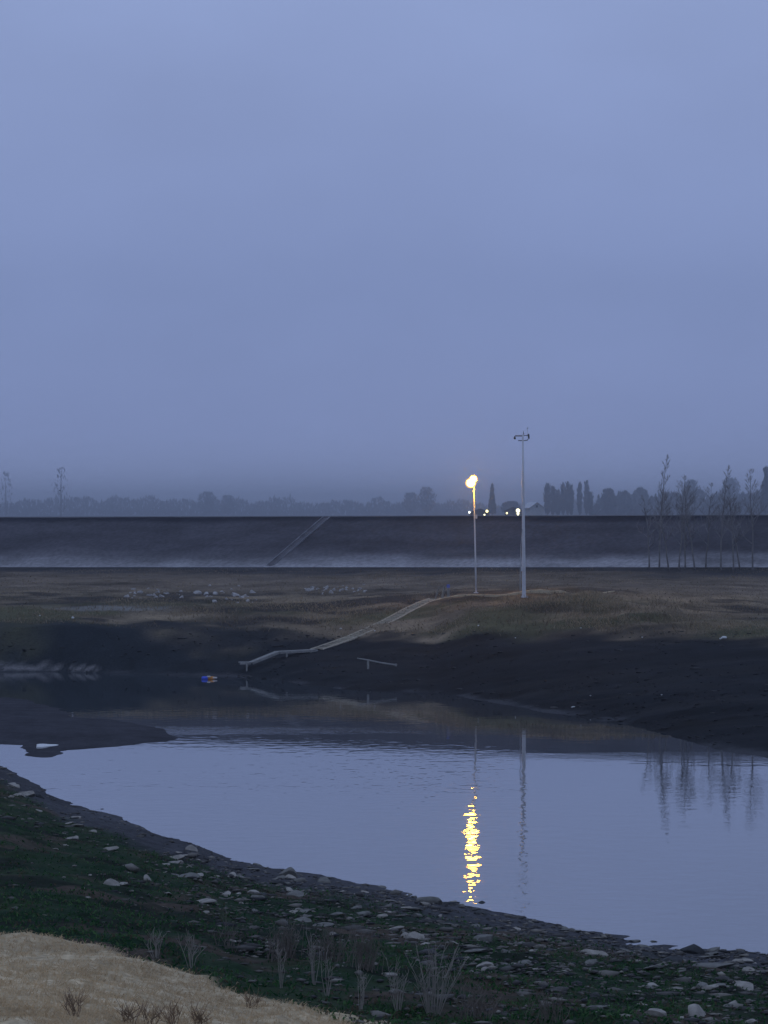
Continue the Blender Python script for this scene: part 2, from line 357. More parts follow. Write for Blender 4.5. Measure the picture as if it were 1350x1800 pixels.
# ---------------------------------------------------------------- small-leaf ground cover, dry grass
def blades(name, X, Y, Z, hgt, wid, lean, cols, mat, label, cat, kind='stuff', cross=False):
    N = len(X); a = RNG.uniform(0, 2*np.pi, N); dx, dy = np.cos(a), np.sin(a); la = RNG.uniform(0, 2*np.pi, N); ll = hgt*lean*RNG.uniform(.3, 1.3, N)
    b0 = np.stack([X-dx*wid/2, Y-dy*wid/2, Z-.02], -1); b1 = np.stack([X+dx*wid/2, Y+dy*wid/2, Z-.02], -1)
    mx, my = X+np.cos(la)*ll*.35, Y+np.sin(la)*ll*.35; mz = Z+hgt*.6
    m0 = np.stack([mx-dx*wid*.4, my-dy*wid*.4, mz], -1); m1 = np.stack([mx+dx*wid*.4, my+dy*wid*.4, mz], -1)
    t = np.stack([X+np.cos(la)*ll, Y+np.sin(la)*ll, Z+hgt*np.clip(1-.3*lean, .45, 1)], -1)
    V = np.stack([b0, b1, m1, m0, t], 1).reshape(-1, 3); k = np.arange(N)*5
    F4 = np.stack([k, k+1, k+2, k+3], -1); T3 = np.stack([k+3, k+2, k+4, k+4], -1)
    tri = np.concatenate([np.stack([k, k+1, k+2], -1), np.stack([k, k+2, k+3], -1), np.stack([k+3, k+2, k+4], -1)])
    col = np.repeat(cols, 5, 0)
    o = mesh(name, V, tri, mat, col=col)
    return tag(o, label, cat, kind=kind)
def translucent(m, f):
    n = m.node_tree; b = n.nodes['Principled BSDF']; src_ = b.inputs['Base Color'].links[0].from_socket
    t = n.nodes.new('ShaderNodeBsdfTranslucent'); mx = n.nodes.new('ShaderNodeMixShader'); mx.inputs[0].default_value = f
    n.links.new(src_, t.inputs[0]); n.links.new(b.outputs[0], mx.inputs[1]); n.links.new(t.outputs[0], mx.inputs[2])
    n.links.new(mx.outputs[0], n.nodes['Material Output'].inputs[0])
leafm = material('blade', attr=True, rough=.85, var=.15, scale=4, spec=.1)
translucent(leafm, .5)
shm = material('shingle_stone', attr=True, rough=.9, var=.2, scale=9, spec=.2)
def zone_near(X, Y):
    Zn, s_, d_, t_, *_ = terrain(X, Y, True); n1 = fbm(X, Y, .9, 4, 61); n2 = fbm(X, Y, 4.5, 4, 62)
    return s_, d_-3.0*(1-sstep(150, 480, 675+F*X/Y))+5*n2+2*n1, t_+.6*n1-9*sstep(600, 700, 675+F*X/Y), d_
def near_samples(N, py0=1350, py1=1880, x0=-300, x1=1650):
    px = RNG.uniform(x0, x1, N); py = RNG.uniform(py0, py1, N); X, Y, Z, ok = hit(px, py, 36, 150)
    ok &= (Z > .03); return px[ok], py[ok], X[ok], Y[ok], Z[ok]
px, py, X, Y, Z = near_samples(110000)
s_, dm, tm, d0 = zone_near(X, Y)
patch = fbm(X, Y, 2.2, 3, 5)
gsel = (dm > 3.2) & (tm < np.maximum(RNG.normal(.1, .5, len(tm)), -2)) & (RNG.uniform(0, 1, len(X)) < np.clip(.55+patch*1.6, .08, 1))
n_ = gsel.sum(); mixc = np.clip(RNG.normal(.35, .3, n_)+patch[gsel], 0, 1)[:, None]
cg = lerp(np.array((.012, .058, .020)), np.array((.09, .18, .065)), mixc**1.4)
dry = (RNG.uniform(0, 1, n_) < .12+.5*np.clip(fbm(X[gsel], Y[gsel], 3, 3, 8)+.05, 0, 1))[:, None]
cg = np.where(dry, np.array((.10, .085, .055)), cg)
blades('green_grass', X[gsel], Y[gsel], Z[gsel], RNG.uniform(.025, .10, n_), RNG.uniform(.012, .045, n_), 2.2, cg, leafm, 'low dark green weeds and grass between the stones of the near bank', 'grass')
tsel = (tm > RNG.normal(.1, .45, len(tm)))
k = np.where(tsel)[0]; k = np.concatenate([k, k]); Xt = X[k]+RNG.normal(0, .05, len(k)); Yt = Y[k]+RNG.normal(0, .1, len(k)); Zt = Hgt(Xt, Yt)
pt = fbm(Xt, Yt, 1.2, 4, 5)[:, None]
ct = lerp(np.array((.60, .455, .275)), np.array((.38, .28, .17)), np.clip(RNG.uniform(0, 1, (len(k), 1))*.5+pt*1.2, 0, 1))
blades('straw_grass', Xt, Yt, Zt, RNG.uniform(.02, .09, len(k)), RNG.uniform(.006, .014, len(k)), 3.4, ct, leafm, 'flattened straw coloured dry grass on the near rise at the lower left', 'dry grass')
# far bank grass
def far_samples(N, y0, y1): 
    px = RNG.uniform(-250, 1600, N); py = RNG.uniform(y0, y1, N); X, Y, Z, ok = hit(px, py, 150, 290); return px[ok], X[ok], Y[ok], Z[ok]
px, X, Y, Z = far_samples(80000, 1000, 1128)
_, s_, _, _, a1, a2, a3, pg, _ = terrain(X, Y, True)
pr = fbm(X, Y, 4, 3, 15); sel = (a2 > .05+.25*pr) & (RNG.uniform(0, 1, len(X)) < np.clip(.5+2*pr, .05, 1)); n_ = sel.sum()
cf = lerp(np.array((.11, .090, .062)), np.array((.36, .285, .185)), np.clip(RNG.normal(.40, .2, n_)+pr[sel]*1.6, 0, 1)[:, None])
hg = RNG.uniform(.06, .24, n_)*np.where((pg[sel] > 880) & (pg[sel] < 1230) & (a2[sel] < 1.1), 2.0, 1)*np.where(a3[sel] > 0, .6, 1)
blades('dead_grass', X[sel], Y[sel], Z[sel], hg, RNG.uniform(.02, .05, n_), 1.5, cf, leafm, 'brown dead grass tufts covering the far bank and its terrace', 'dry grass')

# ---------------------------------------------------------------- stones
stone_pale = material('stone_pale', (.29, .27, .235), .9, .25, 8, .01, spec=.2)
stone_mid = material('stone_grey', (.15, .147, .132), .9, .3, 8, .01, spec=.2)
stone_dark = material('stone_dark', (.045, .048, .05), .85, .3, 8, .01, spec=.3)
rubble_m = material('rubble_stone', (.33, .32, .31), .9, .25, 5, .01)
def rock_mesh(seed, mat, flat=.5, sub=3, name='stone', crag=.35):
    r = np.random.default_rng(seed); import bmesh
    bm = bmesh.new(); bmesh.ops.create_icosphere(bm, subdivisions=sub, radius=.5)
    v = np.array([q.co[:] for q in bm.verts]); fc = [tuple(w.index for w in f.verts) for f in bm.faces]; bm.free()
    for _ in range(9):
        nn = r.normal(size=3); nn /= np.linalg.norm(nn); lim = r.uniform(.2, .4); dd = v@nn; over = np.maximum(dd-lim, 0); v -= np.outer(over*.93, nn)
    v *= 1+crag*.35*(fbm(v[:, 0]*3+seed, v[:, 1]*3+v[:, 2]*2, .6, 3, seed)[:, None])
    v[:, 0] *= r.uniform(.9, 1.25); v[:, 1] *= r.uniform(.6, 1); v[:, 2] *= flat
    m = bpy.data.meshes.new(name); m.from_pydata(v.tolist(), [], fc); m.materials.append(mat); m.update(); return m, v, fc
kinds = {'pale': stone_pale, 'grey': stone_mid, 'dark': stone_dark}
RM = {(kd, i): rock_mesh(100+i*3+hash_, kinds[kd], [.30, .42, .6, .22][i % 4])[0] for hash_, kd in enumerate(kinds) for i in range(5)}
def stone(px, py, w, kd, label, group, i=None, rz=None, flat=1., name='stone', cat='stone', sink=.12):
    X, Y, Z, ok = hit([px], [py], 36, 292, True)
    if not ok[0]: return None
    Dd = Y[0]; sc = w/F*Dd
    o = bpy.data.objects.new(name, RM[(kd, random.randrange(5) if i is None else i)])
    if kd == 'rubble': o.name = 'rubble_stone'; cat = 'rubble stone'
    C.objects.link(o)
    o.location = (X[0], Dd, Z[0]+sc*(sink-.10)*flat); o.scale = (sc, sc, sc*flat)
    o.rotation_euler = (random.uniform(-.25, .25), random.uniform(-.25, .25), random.uniform(0, 6.28) if rz is None else rz)
    return tag(o, label, cat, group)
# stones one can point to
for a in [
 (1148,1777,62,'pale','largest smooth pale boulder, low in the grass at the lower right corner',0,0,1.1),
 (1225,1778,46,'pale','curved pale stone just right of the largest boulder, leaning upright',2,1.1,1.3),
 (1052,1768,36,'grey','broad reddish grey slab left of the largest boulder in the lower right grass',3,0,1),
 (735,1646,28,'pale','half round pale stone with a flat lower edge above the broom shaped weed',2,0,1.2),
 (717,1643,18,'pale','small blocky white faced stone touching the half round pale stone',2,.4,1.5),
 (692,1628,44,'pale','long flat pale slab upslope toward the water from the half round stone',3,0,1),
 (1042,1672,36,'pale','broad pale stone at the crowded shore to the left of the black rock',1,0,1),
 (1216,1670,36,'dark','jagged black rock standing proud on the waterline at the right',2,.3,1.25),
 (1182,1684,34,'dark','low dark rock just left of the jagged black rock',1,.5,1.3),
 (1250,1690,60,'grey','wide grey slab at the foot of the jagged black rock',3,0,.8),
 (846,1584,12,'dark','small dark rock standing in the gold lamp reflection by the shore',0,0,1.0),
 (796,1584,10,'pale','tiny white pebble at the water edge left of the gold reflection',1,0,1),
 (1294,1728,15,'pale','single round white stone alone in dark turf at the far right',1,0,1.4),
 (858,1705,17,'pale','blocky pale stone alone in the turf right of the broom shaped weed',2,.2,1.2),
 (682,1710,22,'pale','domed white stone beside the stems of the broom shaped weed',1,0,1.1),
 (362,1579,38,'pale','broken pale slab in the middle of the dark green slope on the left',3,.2,1),
 (442,1565,34,'pale','pale wedge shaped stone above the green slope, left of centre',0,.2,1.1),
 (670,1611,16,'pale','small rounded pale stone behind the long flat slab',1,0,1.5),
 (200,1552,24,'pale','blunt pale stone on the upper left green slope',2,.3,1.2),
 (260,1545,16,'pale','upright pale stone right of the blunt stone on the left slope',2,1,1.6),
 (115,1436,34,'grey','long grey slab lying on the dark mud at the upper left shore',3,0,1),
 (340,1492,18,'pale','pointed pale stone at the muddy shore, left of centre',2,0,1.3),
 (68,1398,16,'dark','dark lump of rock sticking out of the upper left shoreline',2,0,1.2),
 (180,1421,6,'dark','tiny dark stone standing alone in the water off the left shore',1,0,.6)]:
    stone(a[0], a[1]+a[2]*.18, a[2]*1.4, a[3], a[4], None, a[5], a[6], a[7])
# the many, each told apart by its look and by the named thing it lies nearest to
LM = [(1148,1777,'the largest pale boulder'),(1225,1778,'the curved upright pale stone'),(1052,1768,'the reddish grey slab'),(735,1646,'the half round pale stone'),(692,1628,'the long flat pale slab'),
 (1042,1672,'the broad shore stone'),(1216,1668,'the jagged black rock'),(1294,1728,'the lone round white stone'),(858,1705,'the lone blocky pale stone'),(762,1750,'the broom shaped weed'),(575,1660,'the brown brush patch'),
 (362,1579,'the broken pale slab'),(442,1565,'the pale wedge shaped stone'),(200,1552,'the blunt pale stone'),(115,1436,'the long grey mud slab'),(340,1492,'the pointed shore stone'),(835,1596,'the gold lamp reflection'),
 (336,1660,'the pale forked weed'),(240,1450,'the bend of the left shoreline'),(560,1545,'the shoreline middle'),(960,1625,'the crowded right shoreline'),(1330,1684,'the right end of the waterline'),(960,1770,'the low dark brush')]
many = []; ORD = 'nearest second third fourth fifth sixth seventh eighth ninth tenth eleventh twelfth thirteenth fourteenth fifteenth sixteenth seventeenth eighteenth nineteenth twentieth twenty-first twenty-second twenty-third twenty-fourth twenty-fifth twenty-sixth twenty-seventh twenty-eighth twenty-ninth thirtieth thirty-first thirty-second thirty-third thirty-fourth thirty-fifth'.split()
def scatter(N, regf, wlo, whi, kd, group, flat=(.6, 1.15)):
    done = 0; tries = 0
    while done < N and tries < N*30:
        tries += 1; p = regf(); w = random.uniform(wlo, whi)*random.choice((.7, 1, 1.1, 1.7))
        o = stone(p[0], p[1], w, kd, None, group, flat=random.uniform(*flat))
        if o: done += 1; many.append((p[0], p[1], w, kd, o))
sx = [q[0] for q in near_px]; sy = [q[1] for q in near_px]
def band(a, b, x0=40, x1=1350):
    def f():
        x = random.uniform(x0, x1); return (x, np.interp(x, sx, sy)+a+(b-a)*random.random()**1.3)
    return f
scatter(58, band(4, 90, 420, 1345), 14, 34, 'grey', 'stones along the near shore')
scatter(38, band(10, 100, 480, 1345), 12, 30, 'pale', 'stones along the near shore')
scatter(36, band(-3, 12, 430, 1345), 8, 20, 'grey', 'stones along the near shore')
scatter(30, band(-2, 60, 300, 1345), 12, 30, 'dark', 'stones along the near shore')
scatter(38, band(22, 72, 8, 440), 10, 30, 'pale', 'stones along the near shore')
scatter(38, band(70, 160, 60, 1330), 9, 24, 'pale', 'stones along the near shore')
scatter(22, band(60, 160, 300, 1330), 10, 26, 'grey', 'stones along the near shore')
def rank_labels():
    keyed = {}
    for px_, py_, w, kd, o in many:
        l = min(LM, key=lambda q: (q[0]-px_)**2+((q[1]-py_)*1.6)**2); dx, dy = px_-l[0], py_-l[1]
        side = ('left of' if dx < 0 else 'right of') if abs(dx) > abs(dy)*1.2 else ('above' if dy < 0 else 'below')
        keyed.setdefault(('broad' if w > 24 else 'mid sized' if w > 15 else 'small', kd, side, l[2]), []).append((dx*dx+dy*dy, o))
    for (sz, kd, side, nm), q in keyed.items():
        q.sort(key=lambda t: t[0])
        for i, (_, o) in enumerate(q):
            tag(o, (f'{sz} {kd} stone {side} {nm}' if len(q) == 1 else f'{sz} {kd} stone {side} {nm}, {ORD[min(i, 29)]}'+(' one' if i == 0 else ' nearest')), 'stone')
rank_labels()
# shingle: too small and too many to count
def shingle():
    px, py, X, Y, Z = near_samples(70000); s_, dm, tm, d0 = zone_near(X, Y)
    sel = (tm < -.3) & (d0 > .15) & (RNG.uniform(0, 1, len(X)) < np.clip(.95-dm*.06+1.4*fbm(X, Y, 1.6, 3, 71), .05, 1)*np.where(px > 330, 1, .35)); X, Y, Z = X[sel], Y[sel], Z[sel]; N = len(X)
    base, v, fc = rock_mesh(5, stone_mid, .34, 1); fc = np.array(fc); sc = RNG.lognormal(-2.45, .6, N); an = RNG.uniform(0, 6.28, N)
    vx = v[None, :, 0]*sc[:, None]*RNG.uniform(.8, 1.8, (N, 1)); vy = v[None, :, 1]*sc[:, None]; vz = v[None, :, 2]*sc[:, None]*RNG.uniform(.5, 1.3, (N, 1))
    co, si = np.cos(an)[:, None], np.sin(an)[:, None]
    VV = np.stack([X[:, None]+vx*co-vy*si, Y[:, None]+vx*si+vy*co, Z[:, None]+vz+.01], -1).reshape(-1, 3)
    FF = (fc[None]+(np.arange(N)*len(v))[:, None, None]).reshape(-1, 3)
    t = RNG.beta(1.2, 2.6, (N, 1)); col = np.repeat(lerp(np.array((.035, .036, .04)), np.array((.27, .25, .21)), t), len(v), 0)
    tag(mesh('shingle', VV, FF, shm, col=col), 'small broken stones strewn over the near shore and slope', 'shingle', kind='stuff')
shingle()
# rubble on the far terrace
def rub(): 
    x = random.uniform(215, 450) if random.random() < .6 else random.uniform(535, 645); return (x, random.gauss(1046, 6) if x < 450 else random.gauss(1037, 4))
RM.update({('rubble', i): rock_mesh(300+i, rubble_m, .7, 2)[0] for i in range(5)})
many.clear(); scatter(84, rub, 4, 11, 'rubble', 'rubble on the far terrace', (.7, 1.3))
for nm, sel in (('left heap', [m for m in many if m[0] < 490]), ('right heap', [m for m in many if m[0] >= 490])):
    sel.sort(key=lambda m: m[0]); ymid = sorted(m[1] for m in sel)[len(sel)//2]; cn = [0, 0]
    for m in sel:
        k = int(m[1] > ymid); cn[k] += 1; nth = 'leftmost' if cn[k] == 1 else f'{ORD[min(cn[k]-1, 34)]} from the left'
        tag(m[4], f"light rubble stone in the {'lower' if k else 'upper'} row of the {nm}, {nth}", 'rubble stone')
for a in [(435,1057,12,'rubble','largest white rubble block on the far terrace, right end of the left heap'),(418,1060,7,'rubble','white rubble block just left of the largest one on the far terrace')]:
    stone(a[0], a[1], a[2], a[3], a[4], None)

# ---------------------------------------------------------------- litter on the far bank
def debris():
    px, X, Y, Z = far_samples(9000, 1110, 1330); p_ = fbm(X*.5, Y, 2.5, 3, 66)
    _, s_, _, _, a1, *_r = terrain(X, Y, True); sel = (Z > .02) & (s_ == 1) & (RNG.uniform(0, 1, len(X)) < np.clip(.3+2.2*p_+.5*(1-sstep(0, .12, a1)), .02, 1)); X, Y, Z = X[sel], Y[sel], Z[sel]; N = len(X)
    base, v, fc = rock_mesh(9, stone_mid, .4, 1); fc = np.array(fc); sc = RNG.lognormal(-2.1, .5, N); an = RNG.uniform(0, 6.28, N); co, si = np.cos(an)[:, None], np.sin(an)[:, None]
    vx = v[None, :, 0]*sc[:, None]*RNG.uniform(.8, 2.2, (N, 1)); vy = v[None, :, 1]*sc[:, None]; vz = v[None, :, 2]*sc[:, None]
    VV = np.stack([X[:, None]+vx*co-vy*si, Y[:, None]+vx*si+vy*co, Z[:, None]+vz+.01], -1).reshape(-1, 3); FF = (fc[None]+(np.arange(N)*len(v))[:, None, None]).reshape(-1, 3)
    col = np.repeat(lerp(np.array((.015, .015, .018)), np.array((.09, .085, .08)), RNG.beta(1, 3, (N, 1))), len(v), 0)
    tag(mesh('mud_debris', VV, FF, shm, col=col), 'small dark stones and clods strewn over the mud of the far bank', 'debris', kind='stuff')
debris()
white_pl = material('white_plastic', (.62, .63, .62), .5, .08, 5)
def bag(px, py, w, label, name='plastic_bag', cat='plastic bag', h=.6, tail=True, mat=white_pl, rz=0):
    X, Y, Z, ok = hit([px], [py], 140, 292, True); s = w/F*Y[0]; r = np.random.default_rng(int(px)); mbb = MB()
    mbb.ball((0, 0, s*h*.4), s*.36, 12, 8, h)
    if tail: mbb.tube([(-s*.2, 0, s*h*.3), (-s*.4, 0, s*h*.16), (-s*.58, .02, s*h*.12)], [s*.16, s*.09, s*.12], 8)
    v = np.array(mbb.v); v *= 1+.35*fbm(v[:, 0]/s*3+px, v[:, 1]/s*3+v[:, 2]/s*4, .6, 3, int(px))[:, None]
    o = mesh(name, v, mbb.f, mat); o.location = (X[0], Y[0], Z[0]); o.rotation_euler = (0, 0, rz)
    return tag(o, label, cat)
bag(1273, 1124, 13, 'white knotted plastic bag lying on the far bank at the right')
bag(1129, 1121, 4, 'small white scrap on the far bank left of the knotted bag', 'plastic_scrap', 'litter', tail=False)
bag(1021, 1105, 4, 'small white scrap below the overhanging dead grass', 'plastic_scrap', 'litter', tail=False)
bag(906, 1122, 3.4, 'tiny white scrap at the top of the dark mud below the tall pole', 'plastic_scrap', 'litter', tail=False)
bag(841, 1101, 5, 'white scrap on the olive bank straight below the lit lamp', 'plastic_scrap', 'litter', tail=False)
bag(1038, 1224, 4, 'small yellowish scrap on the dark mud near the waterline', 'plastic_scrap', 'litter', tail=False)
bag(1008, 1243, 8, 'thin white strip of litter stuck in the mud at the waterline', 'plastic_scrap', 'litter', h=.35, rz=.6)
bag(1163, 1222, 4, 'small greenish white scrap on the dark mud at the right', 'plastic_scrap', 'litter', tail=False)
bag(128, 1088, 7, 'white bag by a dark lump on the lower terrace at the far left', h=.8, tail=False)
bag(70, 1083, 4.5, 'small pale scrap on the lower terrace left of the white bag', 'plastic_scrap', 'litter', tail=False)
bag(599, 1106, 5, 'pale scrap above the foot of the concrete steps', 'plastic_scrap', 'litter', tail=False)
bag(659, 1110, 6, 'pale scrap on the mud right under the concrete steps', 'plastic_scrap', 'litter', h=.4, tail=False)

# ---------------------------------------------------------------- path, concrete steps, jetty, broken barrier
conc = material('old_concrete', (.35, .315, .24), .9, .2, 4, .01)
conc2 = material('weathered_plank', (.25, .25, .235), .9, .2, 6, .01)
def strip(name, pts, w, mat, lift=.03):
    P3 = []
    for a, b_ in zip(pts[:-1], pts[1:]):
        for t in np.linspace(0, 1, 12, endpoint=False): P3.append((a[0]*(1-t)+b_[0]*t, a[1]*(1-t)+b_[1]*t))
    P3.append(pts[-1]); v = []; f = []
    for i, (x, y) in enumerate(P3):
        z = float(max(Hgt(x, y), Hgt(x, y-w/2), Hgt(x, y+w/2)))+lift; v += [(x, y-w/2, z), (x, y+w/2, z), (x, y-w/2, z-.25)]
    for i in range(len(P3)-1): a = 3*i; f += [(a, a+3, a+4, a+1), (a+2, a+5, a+3, a)]
    return tag(MB().add(v, f).build(name, mat), kind='structure')
pp = []
for a in [(765, 237.5), (800, 237), (850, 236), (880, 235.7), (940, 235), (1010, 236), (1080, 238)]: pp.append(((a[0]-675)/F*a[1], a[1]))
strip('path', pp, .7, material('trodden_path', (.44, .37, .25), .95, .2, 3))
pl_z = float(Hgt(*pp[0]))+.04
def steps():
    row = [(764,1052.5),(742,1060),(715,1073),(688,1088),(655,1104),(620,1119),(590,1130),(567,1138),(556,1141.5)]
    K = []
    for a, b_ in row: x, y, z, ok = hit([a], [b_+1], 150, 292); K.append((x[0], y[0], z[0]))
    K = np.array(K); K[:, 1] = np.convolve(np.pad(K[:, 1], 1, 'edge'), [.25, .5, .25], 'valid'); K[:, 2] = [P(row[i][0], row[i][1], K[i, 1])[2] for i in range(len(K))]; K[:, 0] = [P(row[i][0], 0, K[i, 1])[0] for i in range(len(K))]
    seg = np.r_[0, np.cumsum(np.linalg.norm(np.diff(K, axis=0), axis=1))]; at = lambda t: np.array([np.interp(t*seg[-1], seg, K[:, k]) for k in range(3)])
    o = at(1.); root = empty('concrete_steps', tuple(o)); tag(root, 'long gently curving flight of pale steps climbing the far bank toward the lamp pole', 'steps')
    w = .75; N = 46
    def side(t):
        d = at(min(t+.01, 1))-at(max(t-.01, 0)); q = np.array((-d[1], d[0], 0)); return q/np.linalg.norm(q), math.atan2(d[1], d[0])
    for s_ in (-1, 1):
        MB().tube([at(t)-o+side(t)[0]*s_*w/2+(0, 0, -.02) for t in np.linspace(0, 1, 40)], .075, 6).build('side_kerb', conc, root)
    for i in range(N):
        t = (i+.5)/N; c = at(t)-o; MB().box((c[0], c[1], c[2]-.04), (seg[-1]/N*.80, w-.12, .13), side(t)[1]+random.uniform(-.05, .05), random.uniform(-.03, .03)).build('step', conc, root)
    v = []; fc = []; k = 40
    for i in range(k+1):
        t = i/k; c = at(t)-o
        for s_ in (-1, 1):
            q = c+side(t)[0]*s_*(w/2-.03); gz = float(Hgt(o[0]+q[0], o[1]+q[1]))-o[2]-.3; v += [(q[0], q[1], c[2]-.09), (q[0], q[1], min(gz, c[2]-.12))]
    for i in range(k): b_ = 4*i; fc += [(b_, b_+1, b_+5, b_+4), (b_+2, b_+6, b_+7, b_+3)]
    MB().add(v, fc).build('footing', material('footing_earth', (.05, .05, .045), .95, .3, 3), root)
steps()
def jetty():
    dd = [float(hit([a], [b_], 150, 292)[1][0]) for a, b_ in ((553, 1144), (497, 1157), (441, 1174))]; A = np.array(P(553, 1142, dd[0])); B = np.array(P(487, 1145.5, dd[1])); D_ = np.array(P(441, 1164, dd[2])); E = np.array(P(422, 1164, dd[2]))
    root = empty('jetty', (B[0], B[1], 0)); tag(root, 'thin plank jetty stepping down from the steps to a small end platform over the water', 'jetty')
    o = np.array((B[0], B[1], 0.)); A, B, D_, E = A-o, B-o, D_-o, E-o; w = .6
    def deck(p, q, n, nm):
        m = MB(); d = q-p; L_ = np.linalg.norm(d[:2]); rz = math.atan2(d[1], d[0]); tl = math.atan2(d[2], L_)
        for i in range(n):
            c = p+d*(i+.5)/n; m.box(tuple(c), (np.linalg.norm(d)/n*.93, w, .05), rz, tl)
        return m.build(nm, conc2, root)
    deck(A, B, 14, 'walkway'); deck(B, D_, 12, 'ramp'); deck(D_+(0.25, 0, 0), E-(.1, 0, 0), 5, 'end_platform')
    for p, q in ((A, B), (B, D_), (D_, E)):
        for s_ in (-1, 1):
            d = (q-p); sd_ = np.array((-d[1], d[0], 0)); sd_ /= np.linalg.norm(sd_)
            MB().beam(p+sd_*s_*w*.46-(0, 0, .07), q+sd_*s_*w*.46-(0, 0, .07), .07, .10).build('side_beam', conc2, root)
    for c in (lerp(A, B, .74), lerp(A, B, .1), lerp(D_, E, .35)):
        for s_ in (-.5, .5):
            gz = float(Hgt(o[0]+c[0], o[1]+c[1]+s_))-.3
            MB().tube([(c[0], c[1]+s_, c[2]-.05), (c[0], c[1]+s_, gz)], .05, 8).build('post', conc2, root)
jetty()
def barrier():
    q_ = float(hit([647], [1176], 150, 292)[1][0]); a = np.array(P(628, 1157, q_+.3)); b_ = np.array(P(696, 1169, q_-.5)); p = np.array(P(647, 1160, q_)); g = float(Hgt(p[0], p[1]))
    root = empty('broken_barrier', (p[0], p[1], g)); o = np.array((p[0], p[1], g)); tag(root, 'broken railing on the dark mud, one long bent bar on a single post', 'railing')
    mid = lerp(a, b_, .62)+(0, 0, -.03)
    MB().tube([a-o, lerp(a, b_, .3)-o, mid-o, b_-o], [.03, .045, .045, .05], 8).build('bar', conc2, root)
    MB().box(tuple(b_-o), (.12, .12, .14)).build('bar_end', conc2, root)
    MB().beam((0, 0, -.3), (0, 0, p[2]-g), .13, .13).build('post', conc2, root)
barrier()
# little posts by the top of the steps
wood = material('grey_wood', (.22, .22, .20), .9, .2, 5); bluep = material('blue_paint', (.10, .14, .45), .6, .1, 5)
def stake(p0, p1, D_, label, w=.07, cap=None, name='wooden_stake', cat='stake'):
    a = np.array(P(p0[0], p0[1], D_)); b_ = np.array(P(p1[0], p1[1], D_)); g = float(Hgt(a[0], a[1])); root = empty(name, (a[0], a[1], g)); b_ -= (a[0], a[1], g)
    tag(root, label, cat); MB().tube([(0, 0, -.2), b_*.5, b_], [w*.6, w*.5, w*.45], 8).build('shaft', wood, root)
    if cap: MB().box(tuple(b_+(0, 0, .1)), (.2, .06, .22)).build('plate', bluep, root)
    else: MB().box(tuple(b_), (w*1.3, w*1.3, .09)).build('top', wood, root)
stake((764, 1050), (772, 1033), 239, 'thin leaning stake, leftmost of the three at the top of the concrete steps')
stake((776, 1050), (782, 1031), 239, 'thicker leaning stake, middle one at the top of the concrete steps', .13)
stake((789, 1050), (788, 1033), 238.5, 'upright post with a small blue plate at the top of the concrete steps', .16, True, 'marker_post', 'post')
# levee stairs
stairm = material('stair_tread', (.17, .165, .18), .9, .3, 1); kerbm = material('stair_kerb', (.18, .18, .195), .9, .4, 1)
def lstairs():
    t = []
    def onface(x, h):  # point on the embankment face at share h of its height
        y = LV(x)-10.6*(1-h); zb = EYE-97/F*toe(x); zt = 9.24+.0035*x; return np.array((x, y, zb+(zt-zb)*h))
    xa = (478-675)/F*290; xb = (577-675)/F*303; root = empty('embankment_stairs', tuple(onface(xa, .03))); o = onface(xa, .03)
    tag(root, 'narrow stair slanting up the far embankment on the left, between thin kerbs', 'stairs')
    for s_ in (-1, 1):
        off = np.array((0.27*s_, 0, .08)); q = [onface(lerp(xa, xb, h), lerp(.03, .98, h))+off-o for h in np.linspace(0, 1, 12)]
        m = MB()
        for i, (a, b_) in enumerate(zip(q[:-1], q[1:])):
            m.beam(a, b_, .06, .12)
        m.build('kerb', kerbm, root)
    N = 30
    for i in range(N):
        h = (i+.5)/N; c = onface(lerp(xa, xb, h), lerp(.03, .98, h))-o
        MB().box((c[0], c[1], c[2]-.02), (.45, .36, .18)).build('step', stairm, root)
lstairs()

# ---------------------------------------------------------------- floating bundle
def floater():
    x, y = pxD(366, 1194); root = empty('float', (x, y, 0)); tag(root, 'blue and orange float bundle drifting off the far left shore', 'float')
    o1 = material('orange_plastic', (.62, .26, .05), .5, .15, 6); b1 = material('blue_plastic', (.06, .11, .62), .5, .1, 6); wh = material('float_white', (.6, .55, .52), .5, .1, 6)
    def pill(c, lx, r, m, nm, rz=0):
        mb = MB(); pts = [(-lx/2, 0, 0), (-lx*.46, 0, 0), (-lx*.3, 0, 0), (lx*.3, 0, 0), (lx*.46, 0, 0), (lx/2, 0, 0)]
        mb.tube([(c[0]+p[0]*math.cos(rz), c[1]+p[0]*math.sin(rz), c[2]) for p in pts], [r*.3, r*.75, r, r, r*.75, r*.3], 12).build(nm, m, root, True)
    pill((-.20, 0, .06), .36, .11, b1, 'blue_drum'); pill((.18, .05, .06), .40, .10, o1, 'orange_drum', .1); pill((.03, -.05, .15), .20, .05, wh, 'white_handle'); pill((.38, 0, .08), .26, .05, wh, 'rope_end', .1)
floater()
# pale foam on the spit
x, y, z, _ = hit([80], [1312], 60, 200, True)
fm = MB(); ang = np.linspace(0, 2*np.pi, 22, endpoint=False); rr = 1+.25*np.sin(ang*3+1)
ring = [(x[0]+.42*c*r, y[0]+.9*s*r, z[0]+.05) for c, s, r in zip(np.cos(ang), np.sin(ang), rr)]; ring2 = [(a, b_, c-.12) for a, b_, c in ring]
fm.add(ring+ring2, [tuple(range(22))]+[(i, i+22, (i+1) % 22+22, (i+1) % 22) for i in range(22)])
tag(fm.build('foam_sheet', white_pl), 'flat pale sheet lying on the tip of the mud at the far left', 'foam sheet')

